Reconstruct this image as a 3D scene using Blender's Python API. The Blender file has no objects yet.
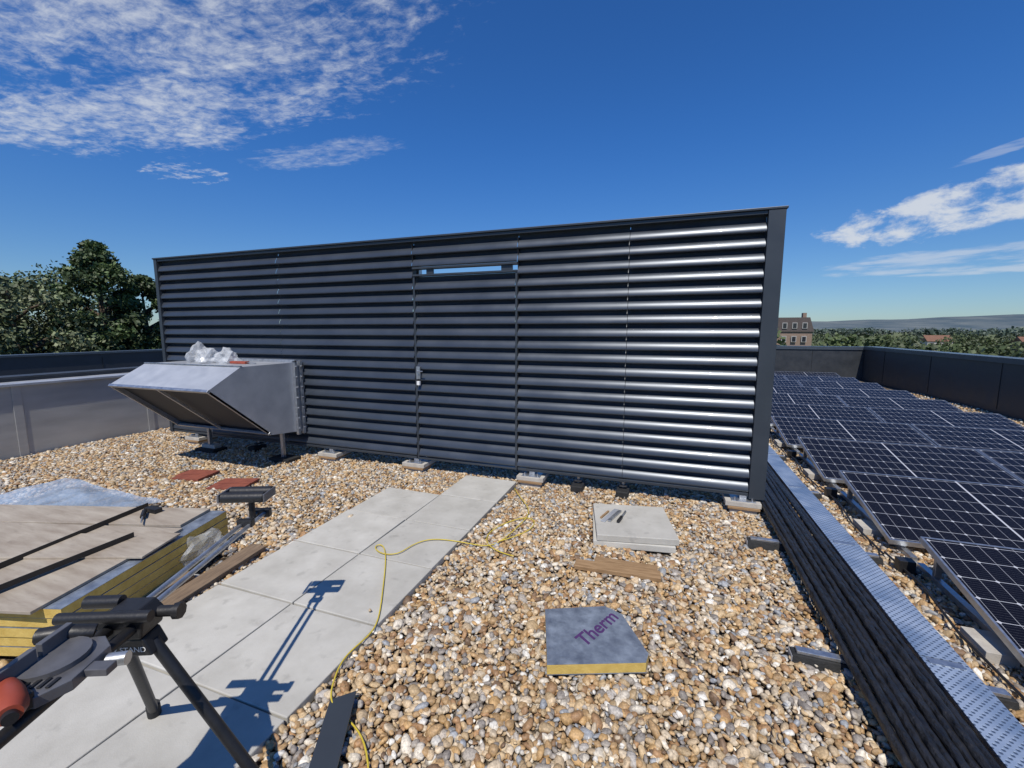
import bpy, math, random
import numpy as np
from mathutils import Vector, Matrix, noise as mnoise
random.seed(7); rng=np.random.default_rng(7)
scene=bpy.context.scene
R=math.radians

# ---------------------------------------------------------------- materials
def mat_new(name):
    m=bpy.data.materials.new(name); m.use_nodes=True
    return m,m.node_tree,m.node_tree.nodes['Principled BSDF']
def N(nt,t,**kw):
    n=nt.nodes.new(t)
    for k,v in kw.items(): setattr(n,k,v)
    return n
def surf(name,c1,c2=None,scale=8,rough=.6,metal=0,bump=0,bscale=60,detail=5,coat=0,rvar=0,stretch=None,bdist=.01,spec=.5,objvar=0,stain=0):
    m,nt,b=mat_new(name)
    tc=N(nt,'ShaderNodeTexCoord'); src=tc.outputs['Object']
    oi=None
    if objvar:
        oi=N(nt,'ShaderNodeObjectInfo'); ad=N(nt,'ShaderNodeVectorMath',operation='ADD')
        sc_=N(nt,'ShaderNodeMath',operation='MULTIPLY'); sc_.inputs[1].default_value=37; nt.links.new(oi.outputs['Random'],sc_.inputs[0])
        nt.links.new(src,ad.inputs[0]); nt.links.new(sc_.outputs[0],ad.inputs[1]); src=ad.outputs[0]
    if stretch:
        mp=N(nt,'ShaderNodeMapping'); mp.inputs['Scale'].default_value=stretch
        nt.links.new(src,mp.inputs['Vector']); src=mp.outputs['Vector']
    n=N(nt,'ShaderNodeTexNoise'); n.inputs['Scale'].default_value=scale; n.inputs['Detail'].default_value=detail
    n.inputs['Roughness'].default_value=.6
    nt.links.new(src,n.inputs['Vector'])
    cr=N(nt,'ShaderNodeValToRGB')
    c2=c2 or tuple(x*.75 for x in c1)
    cr.color_ramp.elements[0].position=.32; cr.color_ramp.elements[1].position=.68
    cr.color_ramp.elements[0].color=(*c2,1); cr.color_ramp.elements[1].color=(*c1,1)
    nt.links.new(n.outputs['Fac'],cr.inputs['Fac']); col=cr.outputs['Color']
    if stain:
        n3=N(nt,'ShaderNodeTexNoise'); n3.inputs['Scale'].default_value=scale*3.1; n3.inputs['Detail'].default_value=3; nt.links.new(src,n3.inputs['Vector'])
        mr=N(nt,'ShaderNodeMapRange',interpolation_type='SMOOTHSTEP'); mr.inputs['From Min'].default_value=.60; mr.inputs['From Max'].default_value=.74; mr.inputs['To Min'].default_value=1; mr.inputs['To Max'].default_value=1-stain
        nt.links.new(n3.outputs['Fac'],mr.inputs['Value'])
        vm=N(nt,'ShaderNodeVectorMath',operation='SCALE'); nt.links.new(col,vm.inputs[0]); nt.links.new(mr.outputs['Result'],vm.inputs['Scale']); col=vm.outputs['Vector']
    if objvar:
        mr=N(nt,'ShaderNodeMapRange'); mr.inputs['To Min'].default_value=1-objvar; mr.inputs['To Max'].default_value=1+objvar
        nt.links.new(oi.outputs['Random'],mr.inputs['Value'])
        vm=N(nt,'ShaderNodeVectorMath',operation='SCALE'); nt.links.new(col,vm.inputs[0]); nt.links.new(mr.outputs['Result'],vm.inputs['Scale']); col=vm.outputs['Vector']
    nt.links.new(col,b.inputs['Base Color'])
    b.inputs['Metallic'].default_value=metal; b.inputs['Roughness'].default_value=rough
    b.inputs['Coat Weight'].default_value=coat; b.inputs['Specular IOR Level'].default_value=spec
    if rvar:
        mr=N(nt,'ShaderNodeMapRange'); mr.inputs['From Min'].default_value=.3; mr.inputs['From Max'].default_value=.7
        mr.inputs['To Min'].default_value=rough-rvar; mr.inputs['To Max'].default_value=rough+rvar
        nt.links.new(n.outputs['Fac'],mr.inputs['Value']); nt.links.new(mr.outputs['Result'],b.inputs['Roughness'])
    if bump:
        n2=N(nt,'ShaderNodeTexNoise'); n2.inputs['Scale'].default_value=bscale; n2.inputs['Detail'].default_value=4
        nt.links.new(src,n2.inputs['Vector'])
        bp=N(nt,'ShaderNodeBump'); bp.inputs['Strength'].default_value=bump; bp.inputs['Distance'].default_value=bdist
        nt.links.new(n2.outputs['Fac'],bp.inputs['Height']); nt.links.new(bp.outputs['Normal'],b.inputs['Normal'])
    return m
def film(name,col,clear,scale=10,rough=.25):
    m=surf(name,col,tuple(x*.8 for x in col),scale=scale,rough=rough,bump=.5,bscale=scale*2,bdist=.01)
    nt=m.node_tree; b=nt.nodes['Principled BSDF']; out=nt.nodes['Material Output']
    t=N(nt,'ShaderNodeBsdfTransparent'); mx=N(nt,'ShaderNodeMixShader'); mx.inputs[0].default_value=1-clear
    nt.links.new(t.outputs[0],mx.inputs[1]); nt.links.new(b.outputs[0],mx.inputs[2]); nt.links.new(mx.outputs[0],out.inputs['Surface'])
    return m

M_louv=surf('anthracite_louvre_paint',(.066,.078,.098),(.054,.065,.083),scale=2.5,rough=.34,metal=.4,rvar=.05,coat=.08)
M_anth=surf('anthracite_paint',(.050,.060,.073),(.042,.050,.062),scale=3,rough=.42,metal=.3,rvar=.04)
M_anth2=surf('anthracite_matt',(.036,.041,.048),(.026,.030,.036),scale=4,rough=.5,rvar=.08)
M_black=surf('black_plastic',(.018,.018,.02),(.012,.012,.013),scale=20,rough=.45,bump=.1,bscale=80)
M_rubber=surf('black_rubber',(.022,.022,.022),(.012,.012,.012),scale=30,rough=.75,bump=.3,bscale=90)
M_pipe=surf('black_pipe_lagging',(.024,.024,.026),(.008,.008,.009),scale=22,rough=.42,bump=1,bscale=38,bdist=.02,stretch=(1,.5,1))
M_galv=surf('galvanised_steel',(.56,.58,.60),(.40,.42,.45),scale=26,rough=.38,metal=.85,rvar=.08,bump=.04,bscale=40)
M_galvmat=surf('galvanised_duct',(.56,.58,.61),(.46,.48,.51),scale=5,rough=.42,metal=.5,rvar=.06)
M_conc=surf('paving_concrete',(.50,.485,.44),(.385,.37,.33),scale=4,rough=.85,bump=.25,bscale=160,detail=10,bdist=.003,objvar=.08,stain=.16)
M_conc2=surf('block_concrete',(.50,.47,.41),(.38,.35,.31),scale=14,rough=.9,bump=.4,bscale=90,bdist=.005)
M_wood=surf('timber',(.36,.23,.12),(.22,.13,.06),scale=9,rough=.75,bump=.2,bscale=40,stretch=(1,9,9),bdist=.004)
M_wood2=surf('old_timber',(.24,.17,.11),(.13,.09,.06),scale=9,rough=.8,bump=.2,bscale=40,stretch=(9,1,9),bdist=.004)
M_ply=surf('weathered_plywood',(.42,.37,.30),(.27,.22,.17),scale=3,rough=.7,bump=.12,bscale=30,stretch=(1,5,1),detail=9,bdist=.003,stain=.2)
M_foam=surf('insulation_foam',(.62,.45,.13),(.50,.34,.08),scale=18,rough=.9,bump=.4,bscale=120,bdist=.004)
M_foil=surf('insulation_foil',(.33,.38,.45),(.15,.18,.24),scale=14,rough=.42,metal=.45,rvar=.1,bump=.5,bscale=28,bdist=.006,detail=10)
M_red=surf('red_tile',(.26,.075,.045),(.17,.045,.03),scale=14,rough=.85,bump=.3,bscale=90,bdist=.004)
M_orange=surf('red_plastic',(.36,.07,.035),(.26,.05,.028),scale=10,rough=.45)
M_yellow=surf('yellow_flex',(.62,.48,.05),(.50,.38,.04),scale=10,rough=.5)
M_bag=film('clear_plastic_bag',(.72,.74,.76),.5,12)
M_wrap=film('clear_wrap',(.7,.72,.72),.72,12)
M_film=film('blue_plastic_film',(.42,.54,.70),.35,3,.2)
M_mesh=surf('dark_grille',(.06,.065,.075),(.035,.04,.045),scale=150,rough=.6,metal=.3)
M_print=surf('purple_print',(.08,.03,.13),(.06,.025,.10),scale=30,rough=.6)
M_white=surf('white_label',(.8,.8,.8),(.7,.7,.7),rough=.5)
M_saw=surf('saw_grey',(.17,.17,.18),(.11,.11,.12),scale=12,rough=.4,metal=.4)
M_memb=surf('roof_membrane',(.16,.165,.17),(.10,.105,.11),scale=2,rough=.8,bump=.1,bscale=20)
M_bark=surf('bark',(.10,.075,.05),(.05,.035,.025),scale=3,rough=.95,bump=.5,bscale=10,bdist=.05)
M_facade=surf('facade_brick',(.27,.20,.15),(.20,.14,.11),scale=3,rough=.9)
M_slate=surf('slate_roof',(.11,.085,.08),(.07,.06,.055),scale=3,rough=.8)
M_glassd=surf('window_glass',(.03,.035,.04),(.02,.02,.03),rough=.1)
M_wframe=surf('window_frame',(.45,.44,.42),rough=.6)

def mk_upstand():
    m,nt,b=mat_new('grey_upstand_lining')
    tc=N(nt,'ShaderNodeTexCoord'); mp=N(nt,'ShaderNodeMapping'); mp.inputs['Scale'].default_value=(1,.5,2.2)
    n=N(nt,'ShaderNodeTexNoise'); n.inputs['Scale'].default_value=2.5; n.inputs['Detail'].default_value=8
    nt.links.new(tc.outputs['Object'],mp.inputs['Vector']); nt.links.new(mp.outputs['Vector'],n.inputs['Vector'])
    cr=N(nt,'ShaderNodeValToRGB'); cr.color_ramp.elements[0].position=.3; cr.color_ramp.elements[1].position=.7
    cr.color_ramp.elements[0].color=(.35,.345,.33,1); cr.color_ramp.elements[1].color=(.48,.475,.455,1)
    nt.links.new(n.outputs['Fac'],cr.inputs['Fac']); nt.links.new(cr.outputs['Color'],b.inputs['Base Color'])
    b.inputs['Roughness'].default_value=.45; b.inputs['Metallic'].default_value=.25
    bp=N(nt,'ShaderNodeBump'); bp.inputs['Strength'].default_value=.25; bp.inputs['Distance'].default_value=.02
    nt.links.new(n.outputs['Fac'],bp.inputs['Height']); nt.links.new(bp.outputs['Normal'],b.inputs['Normal'])
    return m
M_upst=mk_upstand()

def mk_attr(name,rough,vari=.25,nscale=60,detail=2):
    m,nt,b=mat_new(name)
    a=N(nt,'ShaderNodeAttribute'); a.attribute_name='Col'
    tc=N(nt,'ShaderNodeTexCoord')
    n=N(nt,'ShaderNodeTexNoise'); n.inputs['Scale'].default_value=nscale; n.inputs['Detail'].default_value=detail
    nt.links.new(tc.outputs['Object'],n.inputs['Vector'])
    mr=N(nt,'ShaderNodeMapRange'); mr.inputs['From Min'].default_value=.3; mr.inputs['From Max'].default_value=.7
    mr.inputs['To Min'].default_value=1-vari; mr.inputs['To Max'].default_value=1+vari
    nt.links.new(n.outputs['Fac'],mr.inputs['Value'])
    vm=N(nt,'ShaderNodeVectorMath',operation='SCALE')
    nt.links.new(a.outputs['Color'],vm.inputs[0]); nt.links.new(mr.outputs['Result'],vm.inputs['Scale'])
    nt.links.new(vm.outputs['Vector'],b.inputs['Base Color'])
    b.inputs['Roughness'].default_value=rough
    return m
M_peb=mk_attr('pebbles',.6,.32,120,3)
M_leaf=mk_attr('foliage',.6,.3,1.2,1)

def mk_gravelbed():
    m,nt,b=mat_new('gravel_bed')
    tc=N(nt,'ShaderNodeTexCoord')
    v=N(nt,'ShaderNodeTexVoronoi'); v.inputs['Scale'].default_value=34
    nt.links.new(tc.outputs['Object'],v.inputs['Vector'])
    cr=N(nt,'ShaderNodeValToRGB'); e=cr.color_ramp.elements
    e[0].color=(.16,.10,.055,1); e[1].color=(.52,.43,.31,1); x=e.new(.4); x.color=(.36,.24,.13,1); x=e.new(.65); x.color=(.28,.25,.21,1)
    sp=N(nt,'ShaderNodeSeparateColor'); nt.links.new(v.outputs['Color'],sp.inputs['Color']); nt.links.new(sp.outputs[0],cr.inputs['Fac'])
    mr=N(nt,'ShaderNodeMapRange'); mr.inputs['From Min'].default_value=.15; mr.inputs['From Max'].default_value=.75; mr.inputs['To Min'].default_value=1.; mr.inputs['To Max'].default_value=.15  # darkens towards cell edges: shade between stones painted into the colour
    nt.links.new(v.outputs['Distance'],mr.inputs['Value'])
    vm=N(nt,'ShaderNodeVectorMath',operation='SCALE'); nt.links.new(cr.outputs['Color'],vm.inputs[0]); nt.links.new(mr.outputs['Result'],vm.inputs['Scale'])
    nt.links.new(vm.outputs['Vector'],b.inputs['Base Color']); b.inputs['Roughness'].default_value=.9
    bp=N(nt,'ShaderNodeBump',invert=True); bp.inputs['Distance'].default_value=.03
    nt.links.new(v.outputs['Distance'],bp.inputs['Height']); nt.links.new(bp.outputs['Normal'],b.inputs['Normal'])
    return m
M_bed=mk_gravelbed()

def nmath(nt,op,a,b=None,c=None):
    n=N(nt,'ShaderNodeMath',operation=op)
    for i,v in enumerate((a,b,c)):
        if v is None: continue
        if isinstance(v,(int,float)): n.inputs[i].default_value=v
        else: nt.links.new(v,n.inputs[i])
    return n.outputs[0]

PW,PD=1.72,1.05
def mk_pv():
    m,nt,b=mat_new('solar_cells')
    tc=N(nt,'ShaderNodeTexCoord'); s=N(nt,'ShaderNodeSeparateXYZ'); nt.links.new(tc.outputs['Object'],s.inputs[0])
    def line(sock,off,pitch):
        q=nmath(nt,'DIVIDE',nmath(nt,'SUBTRACT',sock,off),pitch)
        f=nmath(nt,'FRACT',q); d=nmath(nt,'SUBTRACT',.5,nmath(nt,'ABSOLUTE',nmath(nt,'SUBTRACT',f,.5)))
        return nmath(nt,'MULTIPLY',d,pitch)
    px=(PW-.06)/20; py=(PD-.06)/6
    dx=line(s.outputs[0],.03,px); dy=line(s.outputs[1],.03,py)
    lx=nmath(nt,'MULTIPLY',nmath(nt,'LESS_THAN',dx,.0012),.7); ly=nmath(nt,'LESS_THAN',dy,.0018)
    dx2=line(s.outputs[0],.03,px*2)
    diam=nmath(nt,'LESS_THAN',nmath(nt,'ADD',dx2,dy),.012)
    mid=nmath(nt,'LESS_THAN',nmath(nt,'ABSOLUTE',nmath(nt,'SUBTRACT',s.outputs[0],PW/2)),.007)
    bus=nmath(nt,'MULTIPLY',nmath(nt,'LESS_THAN',line(s.outputs[1],.03,py/9),.0004),.2)
    t=nmath(nt,'MAXIMUM',nmath(nt,'MAXIMUM',lx,ly),nmath(nt,'MAXIMUM',diam,mid)); t=nmath(nt,'MAXIMUM',t,bus)
    mx=N(nt,'ShaderNodeMix',data_type='RGBA'); nt.links.new(t,mx.inputs[0])
    mx.inputs[6].default_value=(.006,.006,.010,1); mx.inputs[7].default_value=(.44,.45,.48,1)
    nt.links.new(mx.outputs[2],b.inputs['Base Color']); b.inputs['Roughness'].default_value=.16
    b.inputs['Specular IOR Level'].default_value=.12
    return m
M_pv=mk_pv()

def mk_chequer():
    m,nt,b=mat_new('tray_lid_dimpled')
    tc=N(nt,'ShaderNodeTexCoord'); s=N(nt,'ShaderNodeSeparateXYZ'); nt.links.new(tc.outputs['Object'],s.inputs[0])
    a=nmath(nt,'FRACT',nmath(nt,'MULTIPLY',nmath(nt,'ADD',s.outputs[0],s.outputs[1]),30))
    c=nmath(nt,'FRACT',nmath(nt,'MULTIPLY',nmath(nt,'SUBTRACT',s.outputs[0],s.outputs[1]),30))
    a=nmath(nt,'SUBTRACT',a,.5); c=nmath(nt,'SUBTRACT',c,.5)
    r=nmath(nt,'SQRT',nmath(nt,'ADD',nmath(nt,'MULTIPLY',a,a),nmath(nt,'MULTIPLY',c,c)))
    h=N(nt,'ShaderNodeMapRange'); h.inputs['From Min'].default_value=.18; h.inputs['From Max'].default_value=.32; h.inputs['To Min'].default_value=1; h.inputs['To Max'].default_value=0
    nt.links.new(r,h.inputs['Value'])
    n=N(nt,'ShaderNodeTexNoise'); n.inputs['Scale'].default_value=5; n.inputs['Detail'].default_value=7; nt.links.new(tc.outputs['Object'],n.inputs['Vector'])
    m0=N(nt,'ShaderNodeMix',data_type='RGBA'); nt.links.new(ramp_n(nt,n.outputs['Fac'],.35,.65),m0.inputs[0]); m0.inputs[6].default_value=(.24,.33,.46,1); m0.inputs[7].default_value=(.50,.58,.68,1)
    mx=N(nt,'ShaderNodeMix',data_type='RGBA'); nt.links.new(h.outputs['Result'],mx.inputs[0])
    nt.links.new(m0.outputs[2],mx.inputs[6]); mx.inputs[7].default_value=(.11,.15,.22,1)
    nt.links.new(mx.outputs[2],b.inputs['Base Color']); b.inputs['Metallic'].default_value=.55; b.inputs['Roughness'].default_value=.42
    bp=N(nt,'ShaderNodeBump',invert=True); bp.inputs['Strength'].default_value=.6; bp.inputs['Distance'].default_value=.004
    nt.links.new(h.outputs['Result'],bp.inputs['Height']); nt.links.new(bp.outputs['Normal'],b.inputs['Normal'])
    return m
def ramp_n(nt,v,a,b):
    r=N(nt,'ShaderNodeMapRange'); r.inputs['From Min'].default_value=a; r.inputs['From Max'].default_value=b; nt.links.new(v,r.inputs['Value']); return r.outputs['Result']
M_cheq=mk_chequer()

# ---------------------------------------------------------------- mesh builder
import bmesh
class MB:
    def __init__(s): s.v=[]; s.f=[]; s.m=[]; s.mats=[]; s.sm=[]
    def mi(s,mat):
        if mat not in s.mats: s.mats.append(mat)
        return s.mats.index(mat)
    def add(s,vs,fs,mat,smooth=False,M=None):
        o=len(s.v); k=s.mi(mat)
        s.v+= [tuple(M@Vector(p)) if M else tuple(p) for p in vs]
        for f in fs: s.f.append([i+o for i in f]); s.m.append(k); s.sm.append(smooth)
    def box(s,lo,hi,mat,M=None):
        x0,y0,z0=lo; x1,y1,z1=hi
        s.add([(x0,y0,z0),(x1,y0,z0),(x1,y1,z0),(x0,y1,z0),(x0,y0,z1),(x1,y0,z1),(x1,y1,z1),(x0,y1,z1)],
              [(0,3,2,1),(4,5,6,7),(0,1,5,4),(1,2,6,5),(2,3,7,6),(3,0,4,7)],mat,M=M)
    def cbox(s,c,d,mat,M=None):
        s.box([c[i]-d[i]/2 for i in range(3)],[c[i]+d[i]/2 for i in range(3)],mat,M)
    def tube(s,pts,r,mat,seg=10,smooth=True,cap=True):
        pts=[Vector(p) for p in pts]; n=len(pts); rr=r if isinstance(r,(list,tuple)) else [r]*n
        vs=[];fs=[]; up=None
        for i,p in enumerate(pts):
            d=(pts[min(i+1,n-1)]-pts[max(i-1,0)]).normalized()
            if up is None: up=Vector((0,0,1)) if abs(d.z)<.9 else Vector((1,0,0))
            a=d.cross(up).normalized(); b=a.cross(d).normalized(); up=b
            for k in range(seg):
                t=2*math.pi*k/seg; vs.append(p+rr[i]*(math.cos(t)*a+math.sin(t)*b))
        for i in range(n-1):
            for k in range(seg):
                k2=(k+1)%seg; fs.append((i*seg+k,i*seg+k2,(i+1)*seg+k2,(i+1)*seg+k))
        s.add(vs,fs,mat,smooth)
        if cap: s.add(vs[:seg],[tuple(range(seg))[::-1]],mat); s.add(vs[-seg:],[tuple(range(seg))],mat)
    def prism(s,poly,x0,x1,mat,axis='x',M=None):
        n=len(poly)
        f=(lambda x,p:(x,p[0],p[1])) if axis=='x' else (lambda x,p:(p[0],p[1],x)) if axis=='z' else (lambda x,p:(p[0],x,p[1]))
        vs=[f(x0,p) for p in poly]+[f(x1,p) for p in poly]
        fs=[tuple(range(n)),tuple(range(2*n-1,n-1,-1))]+[(i,i+n,(i+1)%n+n,(i+1)%n) for i in range(n)]
        s.add(vs,fs,mat,M=M)
    def obj(s,name,parent=None,bevel=0,loc=None,rot=None):
        me=bpy.data.meshes.new(name); me.from_pydata([tuple(p) for p in s.v],[],s.f); 
        for m in s.mats: me.materials.append(m)
        me.polygons.foreach_set('material_index',s.m); me.polygons.foreach_set('use_smooth',s.sm); me.update()
        bm=bmesh.new(); bm.from_mesh(me); bmesh.ops.recalc_face_normals(bm,faces=bm.faces); bm.to_mesh(me); bm.free()
        o=bpy.data.objects.new(name,me); scene.collection.objects.link(o)
        if bevel:
            md=o.modifiers.new('bevel','BEVEL'); md.width=bevel; md.segments=2; md.limit_method='ANGLE'; md.angle_limit=R(50)
        if loc: o.location=loc
        if rot: o.rotation_euler=rot
        if parent: o.parent=parent
        return o
def empty(name):
    e=bpy.data.objects.new(name,None); scene.collection.objects.link(e); return e

# ---------------------------------------------------------------- camera / light / sky
cd=bpy.data.cameras.new('camera'); cam=bpy.data.objects.new('camera',cd); scene.collection.objects.link(cam)
cam.location=(0,0,1.65); cam.rotation_euler=(R(90-7.16),0,R(19.45)); cd.sensor_width=36; cd.lens=15.12
cd.clip_start=.02; cd.clip_end=20000; scene.camera=cam
EL,AZ=R(56),R(170)
L=Vector((math.sin(AZ)*math.cos(EL),math.cos(AZ)*math.cos(EL),math.sin(EL)))
sd=bpy.data.lights.new('sun','SUN'); sd.energy=4.5; sd.angle=R(.53); sd.color=(1,.94,.84)
so=bpy.data.objects.new('sun',sd); scene.collection.objects.link(so); so.rotation_euler=L.to_track_quat('Z','Y').to_euler(); so.location=(0,-10,20)

w=bpy.data.worlds.new('World'); scene.world=w; w.use_nodes=True; nt=w.node_tree
try: w.cycles.sampling_method='MANUAL'; w.cycles.sample_map_resolution=256
except Exception as ex: print(ex)
bg=nt.nodes['Background']; sky=N(nt,'ShaderNodeTexSky',sky_type='NISHITA'); sky.sun_disc=False
sky.sun_elevation=EL; sky.sun_rotation=AZ; sky.air_density=1.0; sky.dust_density=.2; sky.ozone_density=3.0; sky.altitude=50
bg.inputs['Strength'].default_value=.09
tc=N(nt,'ShaderNodeTexCoord'); sx=N(nt,'ShaderNodeSeparateXYZ'); nt.links.new(tc.outputs['Generated'],sx.inputs[0])
X,Y,Z=sx.outputs
m=lambda op,a,b=None,c=None: nmath(nt,op,a,b,c)
def ramp(v,a,b,t0=0,t1=1):
    r=N(nt,'ShaderNodeMapRange',interpolation_type='SMOOTHSTEP'); r.inputs['From Min'].default_value=a; r.inputs['From Max'].default_value=b
    r.inputs['To Min'].default_value=t0; r.inputs['To Max'].default_value=t1
    nt.links.new(v,r.inputs['Value']); return r.outputs['Result']
zc=m('MAXIMUM',Z,.03); PX=m('DIVIDE',X,zc); PY=m('DIVIDE',Y,zc)
cb=N(nt,'ShaderNodeCombineXYZ'); nt.links.new(PX,cb.inputs[0]); nt.links.new(PY,cb.inputs[1]); P=cb.outputs[0]
def noise(vec,scale,detail=6,rough=.6,dist=0,sc=(1,1,1)):
    mp=N(nt,'ShaderNodeMapping'); mp.inputs['Scale'].default_value=sc; nt.links.new(vec,mp.inputs['Vector'])
    n=N(nt,'ShaderNodeTexNoise'); n.inputs['Scale'].default_value=scale; n.inputs['Detail'].default_value=detail
    n.inputs['Roughness'].default_value=rough; n.inputs['Distortion'].default_value=dist
    nt.links.new(mp.outputs['Vector'],n.inputs['Vector']); return n.outputs['Fac']
def ell(ux,uy,cx,cy,rx,ry):
    a=m('DIVIDE',m('SUBTRACT',ux,cx),rx); b=m('DIVIDE',m('SUBTRACT',uy,cy),ry)
    return m('SUBTRACT',1,m('SQRT',m('ADD',m('MULTIPLY',a,a),m('MULTIPLY',b,b))))
big=noise(P,1.1,4,.55,.6); fine=noise(P,12,5,.66,.3,(1,1.4,1)); fib=noise(P,3.2,6,.68,.8,(.6,1.5,1))
mask=ramp(ell(PX,PY,-2.1,.95,2.6,1.35),0,.5)
c1=m('ADD',m('MULTIPLY',big,.32),m('ADD',m('MULTIPLY',fine,.40),m('MULTIPLY',fib,.38)))
d1=ramp(m('ADD',c1,m('MULTIPLY',m('SUBTRACT',mask,1),.30)),.46,.72)
d1=m('MULTIPLY',d1,.8)
mixn=m('ADD',m('MULTIPLY',fib,.6),m('MULTIPLY',fine,.4))
mask2=ramp(ell(PX,PY,-1.95,2.1,.95,.30),0,.6)
d2=m('MULTIPLY',ramp(m('ADD',mixn,m('MULTIPLY',m('SUBTRACT',mask2,1),.4)),.38,.70),.5)
mask6=ramp(ell(PX,PY,-2.95,2.05,.55,.36),0,.6)
d6=m('MULTIPLY',ramp(m('ADD',mixn,m('MULTIPLY',m('SUBTRACT',mask6,1),.4)),.49,.62),.55)
az=m('ARCTAN2',X,Y); el=m('ARCSINE',Z)
cb2=N(nt,'ShaderNodeCombineXYZ'); nt.links.new(az,cb2.inputs[0]); nt.links.new(el,cb2.inputs[1])
nn=noise(cb2.outputs[0],18,7,.64,.2,(1,1.8,1))
base=m('ADD',.108,m('MULTIPLY',az,.14))
mk3=ramp(ell(az,m('SUBTRACT',el,base),.47,.020,.30,.062),0,.55)
d3=m('MULTIPLY',ramp(m('ADD',nn,m('MULTIPLY',m('SUBTRACT',mk3,1),.45)),.34,.60),.88)
nn2=noise(cb2.outputs[0],9,6,.6,.2,(1,7,1))
mk4=ramp(ell(az,el,.50,.108,.34,.038),0,.6)
d4=m('MULTIPLY',ramp(m('ADD',nn2,m('MULTIPLY',m('SUBTRACT',mk4,1),.4)),.36,.62),.5)
mk5=ramp(ell(az,m('SUBTRACT',el,m('MULTIPLY',az,.2)),.5,.165,.12,.012),0,.6)
d5=m('MULTIPLY',ramp(m('ADD',nn2,m('MULTIPLY',m('SUBTRACT',mk5,1),.4)),.36,.6),.3)
cl=m('MINIMUM',m('MAXIMUM',m('MAXIMUM',d1,m('MAXIMUM',d2,d6)),m('MAXIMUM',d3,m('MAXIMUM',d4,d5))),.95)
hs=N(nt,'ShaderNodeHueSaturation'); hs.inputs['Saturation'].default_value=1.12; nt.links.new(sky.outputs[0],hs.inputs['Color'])
tint=N(nt,'ShaderNodeMix',data_type='RGBA',blend_type='MULTIPLY'); tint.inputs[0].default_value=1; nt.links.new(hs.outputs[0],tint.inputs[6])
t2=N(nt,'ShaderNodeMix',data_type='RGBA'); nt.links.new(ramp(Z,.0,.42),t2.inputs[0]); t2.inputs[6].default_value=(.60,.78,1.02,1); t2.inputs[7].default_value=(.42,.86,1.36,1)
nt.links.new(t2.outputs[2],tint.inputs[7])
cmx=N(nt,'ShaderNodeMix',data_type='RGBA'); nt.links.new(cl,cmx.inputs[0]); nt.links.new(tint.outputs[2],cmx.inputs[6]); cmx.inputs[7].default_value=(7.4,7.8,8.4,1)
nt.links.new(cmx.outputs[2],bg.inputs['Color'])
scene.view_settings.view_transform='Standard'; scene.view_settings.look='None'; scene.view_settings.exposure=0

# ---------------------------------------------------------------- landscape
GZ=-9.5
def grid_mesh(name,mat,fn,xs,ys):
    vs=[(x,y,fn(x,y)) for y in ys for x in xs]; nx=len(xs)
    fs=[(j*nx+i,j*nx+i+1,(j+1)*nx+i+1,(j+1)*nx+i) for j in range(len(ys)-1) for i in range(nx-1)]
    me=bpy.data.meshes.new(name); me.from_pydata(vs,[],fs); me.materials.append(mat)
    me.polygons.foreach_set('use_smooth',[True]*len(fs)); o=bpy.data.objects.new(name,me); scene.collection.objects.link(o); return o
M_field=surf('fields',(.15,.16,.06),(.055,.085,.03),scale=.004,rough=1,detail=8)
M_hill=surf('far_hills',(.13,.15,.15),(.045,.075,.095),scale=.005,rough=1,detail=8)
ax=[-9000,-4000,-2000,-800,-300,-100,0,100,300,800,2000,4000,9000]
grid_mesh('ground',M_field,lambda x,y:GZ,ax,ax)
def hillf(x,y):
    b=math.exp(-((y-4300)/900)**2)
    return GZ-5+b*(88+70*mnoise.noise(Vector((x/1900,y/1500,3)))+16*mnoise.noise(Vector((x/350,y/350,1))))
grid_mesh('hills',M_hill,hillf,list(range(-6500,6501,130)),list(range(2500,6001,180)))

def leafmesh(name,cent,size,col,mat,parent=None,aspect=.6):
    n=len(cent); a=rng.normal(size=(n,3)); a/=np.linalg.norm(a,axis=1)[:,None]
    b=np.cross(a,rng.normal(size=(n,3))); b/=np.linalg.norm(b,axis=1)[:,None]
    s=size[:,None]; v=np.stack([cent+a*s,cent+b*s*aspect,cent-a*s,cent-b*s*aspect],1).reshape(-1,3)
    me=bpy.data.meshes.new(name); me.vertices.add(4*n); me.vertices.foreach_set('co',v.ravel().astype(np.float32))
    me.loops.add(4*n); me.loops.foreach_set('vertex_index',np.arange(4*n,dtype=np.int32))
    me.polygons.add(n); me.polygons.foreach_set('loop_start',np.arange(0,4*n,4,dtype=np.int32)); me.polygons.foreach_set('loop_total',np.full(n,4,dtype=np.int32))
    me.update(calc_edges=True)
    at=me.color_attributes.new('Col','FLOAT_COLOR','POINT'); c=np.ones((4*n,4),dtype=np.float32); c[:,:3]=np.repeat(col,4,axis=0); at.data.foreach_set('color',c.ravel())
    me.materials.append(mat); o=bpy.data.objects.new(name,me); scene.collection.objects.link(o)
    if parent: o.parent=parent
    return o
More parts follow.
